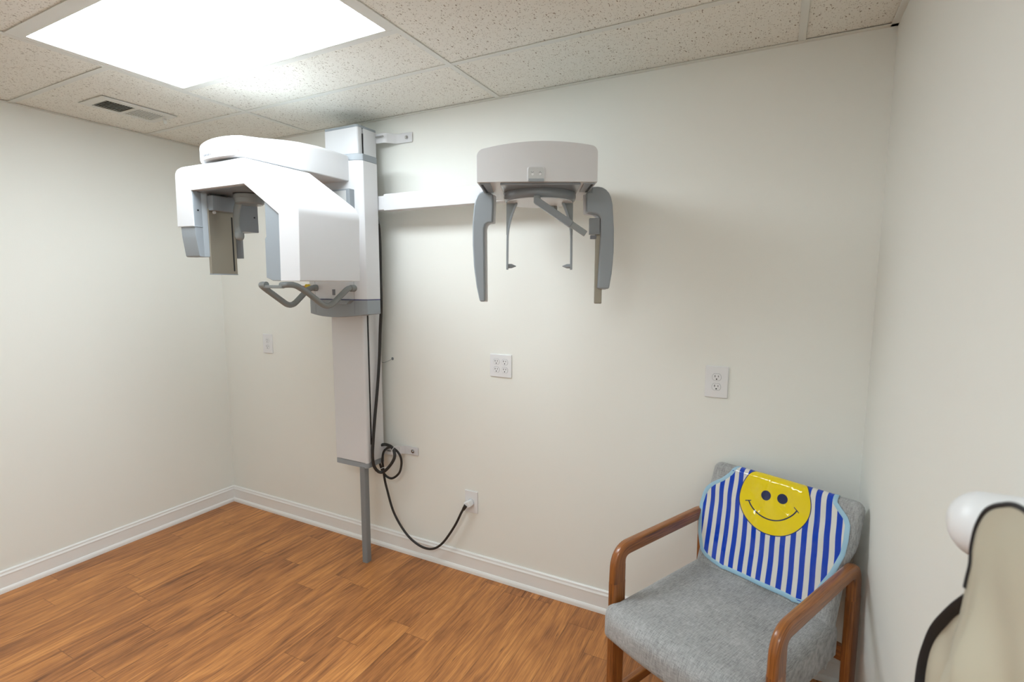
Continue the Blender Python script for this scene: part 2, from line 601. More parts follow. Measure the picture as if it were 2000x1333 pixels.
# ------------------------------------------------------------------ room
def build_room():
    struct(box('floor', -0.1, W + 0.1, YF - 0.1, 0.1, -0.06, 0, 'floor_laminate'))
    struct(box('wall_back', -0.1, W + 0.1, 0, 0.1, 0, H + 0.15, 'wall_paint'))
    struct(box('wall_left', -0.1, 0, YF, 0, 0, H + 0.15, 'wall_paint'))
    struct(box('wall_right', W, W + 0.1, YF, 0, 0, H + 0.15, 'wall_paint'))
    struct(box('wall_front', -0.1, W + 0.1, YF - 0.1, YF, 0, H + 0.15, 'wall_paint'))

    # ceiling: tiles lying in the grid (the light openings stay free)
    ys = {0: (0, -0.406, -0.999, -2.218, -3.437, YF),
          1: (0, -0.406, -0.713, -1.300, -1.909, -2.519, -3.128, YF),
          2: (0, -0.406, -1.016, -1.625, -2.235, -2.519, -3.128, YF),
          3: (0, -1.016, -2.235, -3.454, YF)}
    xs = (0, GA, GB, GC, W)
    bm = bmesh.new()
    lights = [(1, 2), (2, 5)]
    for i in range(4):
        yy = ys[i]
        for j in range(len(yy) - 1):
            if (i, j) in lights:
                continue
            dz = random.uniform(0, 0.0015)
            bm_box(bm, xs[i] + 0.004, xs[i + 1] - 0.004, yy[j + 1] + 0.004, yy[j] - 0.004, H + 0.003 + dz, H + 0.018)
    bm_box(bm, -0.1, W + 0.1, YF - 0.1, 0.1, H + 0.15, H + 0.2)
    struct(from_bm('ceiling', bm, 'ceiling_tile', smooth=False))
    # grid: main runners, cross tees and the wall angle
    hw = 0.0118
    bm = bmesh.new()
    for x in (GA, GB, GC):
        bm_box(bm, x - hw, x + hw, YF, -0.0, H - 0.0005, H + 0.0025)
        bm_box(bm, x - 0.001, x + 0.001, YF, -0.0, H + 0.0025, H + 0.03)
    for i in range(4):
        for y in ys[i][1:-1]:
            bm_box(bm, xs[i] + (hw if i else 0), xs[i + 1] - (hw if i < 3 else 0), y - hw, y + hw, H, H + 0.0025)
            bm_box(bm, xs[i] + hw, xs[i + 1] - hw, y - 0.001, y + 0.001, H + 0.0025, H + 0.03)
    struct(from_bm('trim_1', bm, 'grid_metal', smooth=False))
    bm = bmesh.new()
    a, tk = 0.020, 0.0015
    bm_box(bm, 0, W, -a, 0, H - 0.0012, H + 0.0015)
    bm_box(bm, 0, a, YF, 0, H - 0.0012, H + 0.0015)
    bm_box(bm, W - a, W, YF, 0, H - 0.0012, H + 0.0015)
    bm_box(bm, 0, W, YF, YF + a, H - 0.0012, H + 0.0015)
    struct(from_bm('trim_2', bm, 'grid_metal', smooth=False))

    # baseboards: moulded top, flat body, rounded shoe at the floor
    prof = [(0, 0), (0.0215, 0), (0.0215, 0.012), (0.0195, 0.019), (0.0150, 0.024), (0.0120, 0.025), (0.0120, 0.080), (0.0135, 0.082), (0.0135, 0.087),
            (0.0100, 0.091), (0.0085, 0.096), (0.0095, 0.098), (0.0085, 0.103), (0.004, 0.107), (0, 0.107)]
    def bb(name, mat3):
        bm = bmesh.new()
        n = len(prof)
        A = [bm.verts.new(mat3(p, 0)) for p in prof]
        B = [bm.verts.new(mat3(p, 1)) for p in prof]
        bm.faces.new(A)
        bm.faces.new(B[::-1])
        for i in range(n):
            bm.faces.new((A[i], B[i], B[(i + 1) % n], A[(i + 1) % n]))
        struct(from_bm(name, bm, 'trim_paint', angle=28))
    bb('baseboard_back', lambda p, t: (W * t, -p[0], p[1]))
    bb('baseboard_left', lambda p, t: (p[0], YF * t, p[1]))
    bb('baseboard_right', lambda p, t: (W - p[0], YF * t, p[1]))
    bb('baseboard_front', lambda p, t: (W * t, YF + p[0], p[1]))


# ------------------------------------------------------------------ ceiling light
def ceiling_light(y0, y1, label, dm='diffuser', GA=GA, GB=GB):
    t = thing('ceiling_light', ((GA + GB) / 2, (y0 + y1) / 2, H), label, 'ceiling light')
    bm = bmesh.new()
    X0, X1 = GA + 0.012, GB - 0.012
    A0, A1 = y0 + 0.012, y1 - 0.012      # y0 < y1
    a0, a1, b0, b1 = GA + 0.042, GB - 0.038, y0 + 0.037, y1 - 0.020
    z0, z1 = H + 0.0005, H + 0.010
    for (xa, xb, ya, yb) in ((X0, a0, A0, A1), (a1, X1, A0, A1), (a0, a1, A0, b0), (a0, a1, b1, A1)):
        bm_box(bm, xa, xb, ya, yb, z0, z1)
    bm_box(bm, X0, X1, A0, A1, H + 0.05, H + 0.06)
    from_bm('frame', bm, 'grid_metal', t, smooth=False)
    box('diffuser', a0 - 0.002, a1 + 0.002, b0 - 0.002, b1 + 0.002, H + 0.0045, H + 0.009, dm, t)
    settle(t)


def build_vent():
    t = thing('ceiling_vent', (0.41, -0.68, H), 'white louvred air vent set in the ceiling tile near the left wall', 'air vent')
    x0, x1, y0, y1 = 0.300, 0.512, -0.852, -0.520
    a0, a1, b0, b1 = 0.334, 0.468, -0.812, -0.553
    mid = (b0 + b1) / 2 - 0.003
    bm = bmesh.new()
    zt, zb = H + 0.001, H - 0.004
    for (xa, xb, ya, yb) in ((x0, a0, y0, y1), (a1, x1, y0, y1), (a0, a1, y0, b0), (a0, a1, b1, y1), (a0, a1, mid - 0.006, mid + 0.006)):
        bm_box(bm, xa, xb, ya, yb, zb, zt)
    from_bm('faceplate', bm, 'plate_vent', t, bevel=0.001, seg=1)
    box('duct_opening', a0 + 0.001, a1 - 0.001, b0 + 0.001, b1 - 0.001, zt + 0.0005, zt + 0.0015, 'dark', t)
    for (ya, yb, tilt) in ((b0, mid - 0.006, 1), (mid + 0.006, b1, -1)):
        n = 11
        bm = bmesh.new()
        for k in range(n):
            y = ya + (yb - ya) * (k + 0.5) / n
            M = Matrix.Translation((0, y, H - 0.0030)) @ Matrix.Rotation(math.radians(38 if tilt > 0 else 6), 4, 'X')
            hb = 0.0048 if tilt > 0 else 0.0043
            bm_box(bm, a0, a1, -hb, hb, -0.0004, 0.0004, M)
        from_bm('louvre_bank', bm, 'plate_vent', t, smooth=False)
    box('damper_lever', 0.430, 0.434, -0.545, -0.528, H - 0.030, H - 0.003, 'plate_vent', t, 0.0008)
    settle(t)


# ------------------------------------------------------------------ outlets
def slots(bm, cx, cz, y, k=1.0):
    bm_box(bm, cx - 0.0075 * k, cx - 0.0052 * k, y - 0.0006, y + 0.002, cz - 0.000 * k, cz + 0.0080 * k)
    bm_box(bm, cx + 0.0052 * k, cx + 0.0072 * k, y - 0.0006, y + 0.002, cz + 0.0005 * k, cz + 0.0072 * k)
    bm_lathe(bm, [(0.0026 * k, -0.0006), (0.0026 * k, 0.002)], (cx, y, cz - 0.0075 * k), 'y', 14)


def receptacle(cx, cz, parent, k=1.0):
    pts = [(cx + 0.0165 * k * math.cos(a), max(-0.0138 * k, min(0.0138 * k, 0.0165 * k * math.sin(a))) + cz) for a in [2 * math.pi * i / 40 for i in range(40)]]
    q = []
    for p in pts:
        if not q or (abs(p[0] - q[-1][0]) + abs(p[1] - q[-1][1])) > 1e-6:
            q.append(p)
    # dark gap ring around the receptacle face
    g = [(cx + (p[0] - cx) * 1.045, cz + (p[1] - cz) * 1.045) for p in q]
    r = prism('receptacle', q, 'y', -0.0078, -0.001, 'plastic_white', parent, 0.0008, seg=2)
    prism('gap', g, 'y', -0.0063, -0.001, 'ink', r)
    bm = bmesh.new()
    slots(bm, cx, cz, -0.0078, k)
    from_bm('slots', bm, 'dark', r, smooth=False)


def outlet(x0, x1, z0, z1, cols, label, rows=2, k=1.0, gang='electrical outlets on the back wall'):
    t = thing('wall_outlet', ((x0 + x1) / 2, 0, (z0 + z1) / 2), label, 'outlet')
    box('cover_plate', x0, x1, -0.0062, 0, z0, z1, 'plastic_white', t, 0.003, seg=3)
    cx, cz = (x0 + x1) / 2, (z0 + z1) / 2
    for c in range(cols):
        xx = cx + (c - (cols - 1) / 2) * 0.046
        for s in ((1, -1) if rows == 2 else (0,)):
            receptacle(xx, cz + s * 0.0195, t, k)
        if rows == 2:
            lathe('screw', [(0.0022, -0.0072), (0.0022, -0.001)], (xx, 0, cz), 'plastic_white', t, 'y', 12)
    settle(t)
    return t


# ------------------------------------------------------------------ x-ray machine
CW, CG = 'machine_white', 'machine_grey'


def sub(o):
    return o


def build_machine():
    T = thing('dental_xray_machine', (1.385, -0.17, 0), 'white and grey panoramic dental x-ray machine on a tall column by the back wall', 'x-ray machine')
    # ---- column
    x0, x1, yb, yf, z0, z1 = 1.190, 1.418, -0.058, -0.192, 0.535, 2.283
    pr = rounded([(x0, yb), (x0, yf), (x1, yf), (x1, -0.163), (x1 - 0.010, -0.163), (x1 - 0.010, -0.150), (x1, -0.150), (x1, yb)],
                 [0.004, 0.012, 0.012, 0.002, 0, 0, 0.003, 0.008], 4)
    col = prism('column', pr, 'z', z0 + 0.024, z1 - 0.012, CW, T)
    cap = rounded([(x0, yb), (x0, yf), (x1, yf), (x1, yb)], [0.004, 0.014, 0.014, 0.008], 5)
    prism('top_cap', cap, 'z', z1 - 0.012, z1, CG, col, 0.002)
    prism('bottom_cap', cap, 'z', z0 - 0.004, z0 + 0.028, CG, col, 0.002)
    box('cable_slot', x1 - 0.011, x1 - 0.0012, -0.1605, -0.1535, 0.655, 2.245, 'dark', col)
    # ---- support post down to the floor
    prism('support_post', rounded([(1.362, -0.158), (1.362, -0.196), (1.398, -0.196), (1.398, -0.158)], 0.008, 5), 'z', 0, z0 + 0.002, 'post_grey', T)
    # ---- wall brackets
    for zc, hh in ((2.243, 0.024), (0.598, 0.022)):
        th = 0.005
        a = [(1.30, yb - 0.002), (1.47, yb - 0.002), (1.515, -0.008), (1.607, -0.008)]
        pts = fillet3([(p[0], p[1], 0) for p in a], 0.02, 6)
        out = [(p.x, p.y) for p in pts]
        inn = [(p.x, p.y + th) for p in pts][::-1]
        br = prism('wall_bracket', out + inn, 'z', zc - hh, zc + hh, CW, T, 0.001, seg=2)
        lathe('bolt', [(0.010, -0.012), (0.010, -0.009), (0.0065, -0.009)][::1] + [(0.0065, -0.003)], (1.574, 0, zc), 'chrome', br, 'y', 18)
        lathe('bolt_head', [(0.004, -0.019), (0.0058, -0.017), (0.0058, -0.011)], (1.574, 0, zc), 'chrome', br, 'y', 6)
        tube('tie_rod', [(1.425, -0.070, zc + 0.004), (1.475, -0.070, zc + 0.004)], 0.004, 'chrome', br)
    # ---- carriage that slides on the column
    cx0, cx1 = 1.105, 1.500
    N = 16
    front = []
    for k in range(N + 1):
        u = k / N
        x = cx0 + 0.018 + (cx1 - cx0 - 0.036) * u
        front.append((x, -0.262 - 0.024 * (1 - (2 * u - 1) ** 2)))
    outl = [(cx0, -0.192), (cx0, -0.246)] + front + [(cx1, -0.246), (cx1, -0.150), (1.422, -0.150), (1.422, -0.1935), (1.186, -0.1935), (1.186, -0.150), (1.15, -0.150)]
    car = prism('carriage', outl, 'z', 1.426, 2.090, CW, T, 0.003, angle=40)
    prism('top_cap', outl, 'z', 2.0895, 2.122, CG, car, 0.004, angle=40)
    # base band, its underside bulging down in the middle
    bm = bmesh.new()
    n = len(outl)

    def zb(x, y):
        u = (x - cx0) / (cx1 - cx0)
        return 1.352 - 0.016 * (1 - (2 * u - 1) ** 2) + (0.0)
    A = [bm.verts.new((p[0], p[1], 1.4245)) for p in outl]
    B = [bm.verts.new((p[0], p[1], zb(*p))) for p in outl]
    bm.faces.new(A)
    bm.faces.new(B[::-1])
    for i in range(n):
        bm.faces.new((A[i], B[i], B[(i + 1) % n], A[(i + 1) % n]))
    bb = from_bm('base_band', bm, CG, car, 0.004, angle=40)
    prism('accent_line', [(p[0] * 1.0, p[1] - 0.0006 if p[1] < -0.2 else p[1]) for p in outl], 'z', 1.4235, 1.4268, 'blue_line', car)
    # small ledge under the handles and the grey key window
    prism('ledge', [(1.165, 1.424), (1.440, 1.424), (1.415, 1.404), (1.19, 1.404)], 'y', -0.300, -0.250, CG, car, 0.002)
    box('indicator_window', 1.311, 1.328, -0.2895, -0.280, 1.447, 1.476, 'ink', car, 0.0015)
    for x in (1.176, 1.441):
        yy = -0.262 - 0.024 * (1 - (2 * (x - cx0 - 0.018) / (cx1 - cx0 - 0.036) - 1) ** 2)
        box('panel_seam', x - 0.0006, x + 0.0006, yy - 0.0004, yy + 0.003, 1.355, 1.56, 'ink', car)
    # ---- emergency stop
    es = lathe('emergency_stop', [(0.015, -0.262), (0.015, -0.280), (0.012, -0.282)], (1.118, 0, 1.486), 'yellow', T, 'y', 24)
    lathe('red_button', [(0.008, -0.286), (0.008, -0.292), (0.0145, -0.294), (0.0145, -0.302), (0.010, -0.306)], (1.112, 0, 1.479), 'red', es, 'y', 24)
    # ---- handles: one bent bar on each side joined by a flat cross bar
    HZ = 1.482
    right = [(1.441, -0.262, HZ), (1.437, -0.305, HZ + 0.002), (1.400, -0.405, 1.386), (1.392, -0.520, 1.470), (1.388, -0.575, 1.499), (1.384, -0.615, 1.500), (1.352, -0.617, 1.497)]
    hr = tube('handle', fillet3(right, [0, 0.03, 0.045, 0.05, 0.03, 0.022, 0]), 0.0135, 'tube_grey', T, 16)
    left = [(1.190, -0.262, HZ), (1.186, -0.320, HZ), (1.186, -0.435, 1.388), (1.209, -0.590, 1.482), (1.222, -0.622, 1.500), (1.262, -0.622, 1.499)]
    hl = tube('handle', fillet3(left, [0, 0.03, 0.045, 0.02, 0.018, 0]), 0.0140, 'tube_grey', T, 16)
    box('cross_bar', 1.250, 1.370, -0.631, -0.611, 1.4835, 1.4975, 'tube_grey', T, 0.004)
    for h, x in ((hr, 1.441), (hl, 1.190)):
        lathe('collar', [(0.0165, -0.2635), (0.0165, -0.292), (0.0140, -0.296)], (x, 0, HZ), 'tube_grey', h, 'y', 24)

    # ---- support arm: long boom coming forward from the carriage
    ax0, ax1 = 1.160, 1.432
    plan = []
    NF = 14
    ybk = -0.255
    secs = []
    # cross sections along y; the nose is bowed in plan, so vertices carry their own y
    ylist = [ybk, -0.35, -0.45, -0.55, -0.62, -0.68, -0.74, -0.79]
    ztop = [2.121, 2.124, 2.124, 2.117, 2.108, 2.098, 2.088, 2.081]
    bm = bmesh.new()
    K = 12
    rings = []

    def ring(yc, zt, bow, inset=0.0):
        r = 0.016
        xa, xb, zb_ = ax0 + inset, ax1 - inset, 1.993 + inset * 0.6
        zt = zt - inset
        pts2 = rounded([(xa, zb_), (xb, zb_), (xb, zt - 0.006), (xa, zt - 0.014)], [0.006, 0.006, r, r], 5)
        # subdivide the top and bottom so that the top is gently crowned
        res = []
        m_ = len(pts2)
        for i in range(m_):
            a, b = pts2[i], pts2[(i + 1) % m_]
            res.append(a)
            if abs(a[0] - b[0]) > 0.05:
                for q in range(1, K):
                    u = q / K
                    res.append((a[0] + (b[0] - a[0]) * u, a[1] + (b[1] - a[1]) * u))
        out = []
        for (x, z) in res:
            u = (x - ax0) / (ax1 - ax0) * 2 - 1
            crown = 0.007 * (1 - u * u) * (1 if z > 2.04 else 0)
            out.append(bm.verts.new((x, yc - bow * (1 - u * u), z + crown)))
        return out
    for i, (y, zt) in enumerate(zip(ylist, ztop)):
        rings.append(ring(y, zt, 0.0 if i < 6 else 0.008 * (i - 5)))
    rings.append(ring(-0.813, 2.079, 0.022, 0.0006))
    rings.append(ring(-0.8215, 2.078, 0.0225, 0.003))
    rings.append(ring(-0.8255, 2.078, 0.023, 0.009))
    for A, B in zip(rings, rings[1:]):
        for k in range(len(A)):
            bm.faces.new((A[k], A[(k + 1) % len(A)], B[(k + 1) % len(A)], B[k]))
    bm.faces.new(rings[0][::-1])
    # nose cap: fan of strips between left and right halves
    last = rings[-1]
    bmesh.ops.triangle_fill(bm, use_beauty=True, edges=[e for e in bm.edges if e.is_boundary])
    arm = from_bm('support_arm', bm, CW, T, angle=38)
    # lettering on the bowed nose
    def nose(x, z, dy=0.0):
        u = (x - ax0) / (ax1 - ax0) * 2 - 1
        y = -0.8255 - 0.023 * (1 - u * u) - dy
        slope = (0.023 * 2 * u) * 2 / (ax1 - ax0)
        return Matrix.Translation((x, y, z)) @ Matrix.Rotation(math.atan(slope), 4, 'Z') @ Matrix.Rotation(math.pi / 2, 4, 'X')
    xx = 1.200
    lst = 'SOREDEX'
    for i, ch in enumerate(lst):
        text('letter', ch, 0.0118, 'ink', arm, nose(1.214 + i * 0.0088, 2.010, 0.0008))
    for i, ch in enumerate('CRANEX'):
        text('letter', ch, 0.0098, 'ink', arm, nose(1.366 + i * 0.0078, 2.0115, 0.0008))
    text('letter', 'D', 0.0098, 'red_ink', arm, nose(1.4155, 2.0115, 0.0008))
    bm = bmesh.new()
    M = nose(1.204, 2.010, 0.0008)
    vs = [bm.verts.new(M @ V(p)) for p in ((-0.003, 0.0105, 0), (0.003, 0.0105, 0), (0.003, 0.001, 0), (0.001, 0.0055, 0))]
    bm.faces.new(vs)
    r_ = bmesh.ops.extrude_face_region(bm, geom=bm.faces[:])
    from_bm('logo', bm, 'red_ink', arm, smooth=False)
    # grey block with display seen between boom and column
    db = box('display_block', 1.22, 1.458, -0.300, -0.255, 1.848, 1.955, CG, car, 0.004)
    box('display_screen', 1.23, 1.437, -0.3015, -0.290, 1.858, 1.947, 'plastic_panel', car, 0.001)

    # ---- rotating C-shaped unit
    Yf, Yb = -0.835, -0.530
    prof = rounded([(0.994, 1.744), (1.001, 1.977), (1.050, 1.9865), (1.452, 1.984), (1.737, 1.800), (1.7285, 1.5145), (1.624, 1.5145), (1.629, 1.763), (1.442, 1.887), (1.104, 1.888), (1.108, 1.742)],
                   [0.004, 0.045, 0.01, 0.040, 0.075, 0.004, 0.002, 0.002, 0.002, 0.002, 0.002], 12)
    c = prism('rotating_arm', prof, 'y', Yf, Yb, CW, T, 0.009, seg=5, angle=30)
    lathe('swivel_disc', [(0.105, 1.984), (0.105, 1.9945)], (1.29, -0.70, 0), 'dark', c)
    # tube head inner cover
    gp = rounded([(1.549, 1.820), (1.634, 1.775), (1.634, 1.5155), (1.575, 1.5155), (1.539, 1.528), (1.541, 1.675), (1.549, 1.684)], [0, 0, 0, 0.004, 0.004, 0.003, 0.003], 4)
    prism('tube_cover', gp, 'y', Yf + 0.004, Yb - 0.008, CG, c, 0.003)
    # underside plate inside the C
    box('underside_plate', 1.108, 1.440, Yf + 0.022, Yb - 0.006, 1.8835, 1.8885, 'machine_grey_dark', c, 0.001)
    # sensor covers on the left arm
    fr = rounded([(-0.831, 1.888), (-0.831, 1.742), (-0.829, 1.70), (-0.818, 1.617), (-0.770, 1.617), (-0.766, 1.888)], [0, 0, 0.02, 0.008, 0.004, 0], 5)
    prism('sensor_cover', fr, 'x', 1.012, 1.1095, CG, c, 0.002)
    prism('cover_ridge', rounded([(1.05, -0.798), (1.05, -0.768), (1.118, -0.768), (1.124, -0.780), (1.110, -0.798)], [0, 0, 0.004, 0.008, 0.004], 4), 'z', 1.618, 1.886, CG, c)
    box('housing_lip', 1.075, 1.1115, -0.834, -0.797, 1.7405, 1.7435, CG, c, 0.001)
    rr = rounded([(-0.532, 1.888), (-0.532, 1.740), (-0.625, 1.740), (-0.625, 1.888)], [0, 0.003, 0.003, 0], 3)
    prism('sensor_cover', rr, 'x', 1.012, 1.1095, CG, c, 0.002)
    prism('cover_ridge', rounded([(1.05, -0.640), (1.05, -0.608), (1.100, -0.608), (1.106, -0.622), (1.100, -0.640)], [0, 0, 0.004, 0.006, 0.004], 4), 'z', 1.618, 1.888, CG, c)
    for yy, zz in ((-0.814, 1.810), (-0.552, 1.808), (-0.552, 1.866)):
        lathe('screw', [(0.0036, 1.109), (0.0036, 1.1112)], (0, yy, zz), 'dark', c, 'x', 16)
    # flat sensor in a steel housing hanging from a bracket
    sb = box('sensor_bracket', 1.1105, 1.156, -0.778, -0.655, 1.812, 1.874, CG, T, 0.002)
    pl = box('sensor_plate', 1.113, 1.127, -0.782, -0.661, 1.545, 1.820, 'steel', T, 0.003)
    prism('sensor_slot', rounded([(-0.680, 1.558), (-0.680, 1.795), (-0.674, 1.795), (-0.674, 1.558)], 0.0028, 4), 'x', 1.1268, 1.1276, 'dark', pl)
    box('bottom_trim', 1.1125, 1.1278, -0.7825, -0.6605, 1.542, 1.5465, CG, pl, 0.001)
    lathe('latch', [(0.006, 1.127), (0.006, 1.136)], (0, -0.758, 1.806), 'plastic_white', pl, 'x', 16)
    # head support hanging under the middle
    hs = lathe('head_support', [(0.062, 1.886), (0.062, 1.868), (0.0615, 1.867), (0.0615, 1.8655), (0.060, 1.8645), (0.056, 1.846), (0.050, 1.841)], (1.252, -0.675, 0), 'tube_grey', T, 'z', 48)
    lathe('seam_ring', [(0.0635, 1.880), (0.0635, 1.8840)], (1.252, -0.675, 0), 'dark', hs)
    pth = catmull([(1.216, -0.700, 1.853), (1.203, -0.702, 1.820), (1.197, -0.703, 1.775), (1.199, -0.702, 1.735), (1.205, -0.700, 1.715)], 6)
    tube('temple_rest', pth, 0.0205, 'tube_grey', hs, 16, sq=(0.95, 0.5))
    lathe('rest_pad', [(0.008, 1.690), (0.015, 1.695), (0.019, 1.705), (0.019, 1.722)], (1.207, -0.700, 0), 'tube_grey', hs)

    # ---- side beam to the cephalostat
    box('side_beam', 1.534, 2.50, -0.150, -0.098, 1.864, 1.9445, CW, T, 0.004)
    box('beam_socket', 1.40, 1.536, -0.144, -0.104, 1.870, 1.938, CW, T, 0.003)

    # ---- cable running down the outside of the column
    hp = [(1.438, -0.128, 1.878), (1.452, -0.122, 1.862), (1.459, -0.108, 1.815), (1.460, -0.100, 1.72), (1.459, -0.100, 1.55), (1.456, -0.098, 1.38), (1.446, -0.098, 1.27),
          (1.436, -0.100, 1.11), (1.433, -0.118, 0.948), (1.431, -0.142, 0.79), (1.431, -0.158, 0.68), (1.431, -0.166, 0.60), (1.431, -0.158, 0.542), (1.438, -0.135, 0.503),
          (1.462, -0.120, 0.500), (1.502, -0.115, 0.538), (1.528, -0.108, 0.583), (1.520, -0.098, 0.616), (1.492, -0.088, 0.634), (1.455, -0.082, 0.638), (1.430, -0.078, 0.634), (1.412, -0.078, 0.628)]
    cb = tube('cable', catmull(hp, 6), 0.0082, 'rubber', T, 12)
    bm = bmesh.new()
    for k in range(8):
        u = k / 7
        p = V((1.452, -0.122, 1.862)).lerp(V((1.459, -0.108, 1.812)), u)
        d = V((0.007, 0.014, -0.05)).normalized()
        bm_tube(bm, [p - d * 0.0024, p + d * 0.0024], 0.0135 - 0.003 * u, 14)
    from_bm('strain_relief', bm, 'post_grey', cb)
    build_ceph(T)
    settle(T)
    return T


def build_ceph(T):
    al = math.radians(25)
    M = Matrix.Translation((2.55, -0.55, 0)) @ Matrix.Rotation(al, 4, 'Z')
    # housing: front bowed and crowned
    bm = bmesh.new()
    NX = 44
    zb_ = 1.8475

    def sec(a, hw0=0.2025):
        u = a / hw0
        return u
    top = []
    fr_b, fr_t, bk_b, bk_t = [], [], [], []
    # outline of the front face with rounded upper corners
    pts = []
    for k in range(NX + 1):
        u = math.sin((-1 + 2 * k / NX) * math.pi / 2)
        a = 0.2025 * u
        edge = 0.0
        dd = 0.2025 - abs(a)
        r = 0.020
        if dd < r:
            edge = r - math.sqrt(max(0.0, r * r - (r - dd) ** 2))
        zt = 1.957 + 0.021 * (1 - u * u) + 0.005 * u - edge
        pts.append((a, zt, u))
    for (a, zt, u) in pts:
        yb = -0.010 * (1 - u * u)
        fr_b.append(bm.verts.new(M @ V((a, yb, zb_))))
        fr_t.append(bm.verts.new(M @ V((a, yb, zt))))
        bk_b.append(bm.verts.new(M @ V((a * 0.91, 0.36, zb_ - 0.004))))
        bk_t.append(bm.verts.new(M @ V((a * 0.91, 0.36, zt - 0.004))))
    for i in range(NX):
        bm.faces.new((fr_b[i], fr_b[i + 1], fr_t[i + 1], fr_t[i]))
        bm.faces.new((fr_t[i], fr_t[i + 1], bk_t[i + 1], bk_t[i]))
        bm.faces.new((bk_b[i], bk_t[i], bk_t[i + 1], bk_b[i + 1]))
        bm.faces.new((fr_b[i], bk_b[i], bk_b[i + 1], fr_b[i + 1]))
    bm.faces.new((fr_b[0], fr_t[0], bk_t[0], bk_b[0]))
    bm.faces.new((fr_b[-1], bk_b[-1], bk_t[-1], fr_t[-1]))
    head = from_bm('cephalostat_head', bm, CW, T, 0.004, angle=30)
    # mount at the rear that takes the beam
    box('beam_mount', -0.06, 0.06, 0.358, 0.40, 1.862, 1.942, CW, head, 0.003, M)
    # control recess with two arrow keys
    y0 = -0.0104
    pr = rounded([(-0.032, 1.8485), (-0.032, 1.896), (0.027, 1.896), (0.027, 1.8485)], [0, 0.010, 0.010, 0], 6)
    bez = prism('key_bezel', pr, 'y', y0 - 0.0035, y0 + 0.006, CW, head, 0.002, M, 3)
    pr2 = rounded([(-0.0285, 1.846), (-0.0285, 1.8925), (0.0235, 1.8925), (0.0235, 1.846)], [0, 0.008, 0.008, 0], 6)
    prism('key_panel', pr2, 'y', y0 - 0.0040, y0 + 0.003, 'plastic_panel', head, 0.0, M)
    box('key_ledge', -0.0285, 0.0235, y0 - 0.0055, y0, 1.846, 1.856, CG, head, 0.001, M)
    for (cx, s) in ((-0.0155, -1), (0.0105, 1)):
        bm = bmesh.new()
        bm_tube(bm, [M @ V((cx - 0.004, y0 - 0.0042, 1.8765 - s * 0.0025)), M @ V((cx, y0 - 0.0042, 1.8765 + s * 0.0025)), M @ V((cx + 0.004, y0 - 0.0042, 1.8765 - s * 0.0025))], 0.0007, 6)
        from_bm('arrow_mark', bm, 'ink', head)
        lathe('key', [(0.0040, y0 - 0.0040), (0.0040, y0 - 0.0055), (0.002, y0 - 0.006)], (cx + 0.001, 0, 1.870), 'plastic_white', head, 'y', 20, M)
    # underside recess covers left and right with black guide slots
    for s in (-1, 1):
        box('underside_cover', min(s * 0.195, s * 0.158), max(s * 0.195, s * 0.158), 0.012, 0.17, 1.8425, 1.8485, CG, head, 0.001, M)
        p = [(s * 0.190, 0.018), (s * 0.183, 0.018), (s * 0.178, 0.165), (s * 0.186, 0.165)]
        prism('guide_slot', p, 'z', 1.8410, 1.8430, 'dark', head, 0, M)
    # turning head rest
    ctr = (0.012, 0.19, 0)
    prof = [(0.132, 1.848), (0.134, 1.842), (0.1335, 1.8415), (0.1345, 1.840), (0.1345, 1.824), (0.131, 1.814), (0.125, 1.8095)]
    pad = box('turntable_base', -0.124, 0.148, 0.008, 0.2, 1.8395, 1.848, 'machine_grey_dark', T, 0.003, M)
    dr = lathe('turntable', prof, ctr, 'machine_grey_dark', T, 'z', 64, M)
    lathe('turntable_seam', [(0.1352, 1.8396), (0.1352, 1.8410)], ctr, 'dark', dr, 'z', 64, M)
    lathe('turntable_floor', [(0.122, 1.8065), (0.122, 1.8098)], ctr, CW, dr, 'z', 64, M)
    # ear rods
    for s, nm in ((-1, 'ear'), (1, 'ear')):
        cx = 0.0125 + s * 0.1235
        # slim hanging arm with a curved shoulder and a thin web behind it
        pth = catmull([(cx - s * 0.038, 1.808), (cx - s * 0.026, 1.780), (cx - s * 0.0135, 1.742), (cx - s * 0.005, 1.695), (cx - s * 0.0035, 1.640), (cx - s * 0.0030, 1.560)] and
                      [(cx - s * 0.038, 0, 1.808), (cx - s * 0.026, 0, 1.780), (cx - s * 0.0135, 0, 1.742), (cx - s * 0.005, 0, 1.695), (cx - s * 0.0035, 0, 1.640), (cx - s * 0.0030, 0, 1.560)], 6)
        hwid = 0.0038
        Lp, Rp = [], []
        for i, p in enumerate(pth):
            t = (pth[min(i + 1, len(pth) - 1)] - pth[max(i - 1, 0)]).normalized()
            Lp.append((p.x - t.z * hwid, p.z + t.x * hwid))
            Rp.append((p.x + t.z * hwid, p.z - t.x * hwid))
        e = prism('ear_arm', Lp + Rp[::-1], 'y', 0.176, 0.200, CG, T, 0.0012, M)
        web = [(cx + s * 0.001, 1.809), (cx - s * 0.038, 1.809), (cx - s * 0.026, 1.780), (cx - s * 0.0135, 1.742), (cx - s * 0.005, 1.695), (cx + s * 0.001, 1.690)]
        prism('web', web, 'y', 0.190, 0.196, 'tube_grey', e, 0, M)
        lathe('ear_rod', [(0.0085, cx - s * 0.004), (0.0080, cx - s * 0.020), (0.0045, cx - s * 0.028), (0.0015, cx - s * 0.036)], (0, 0.19, 1.5735), CG, e, 'x', 20, M)
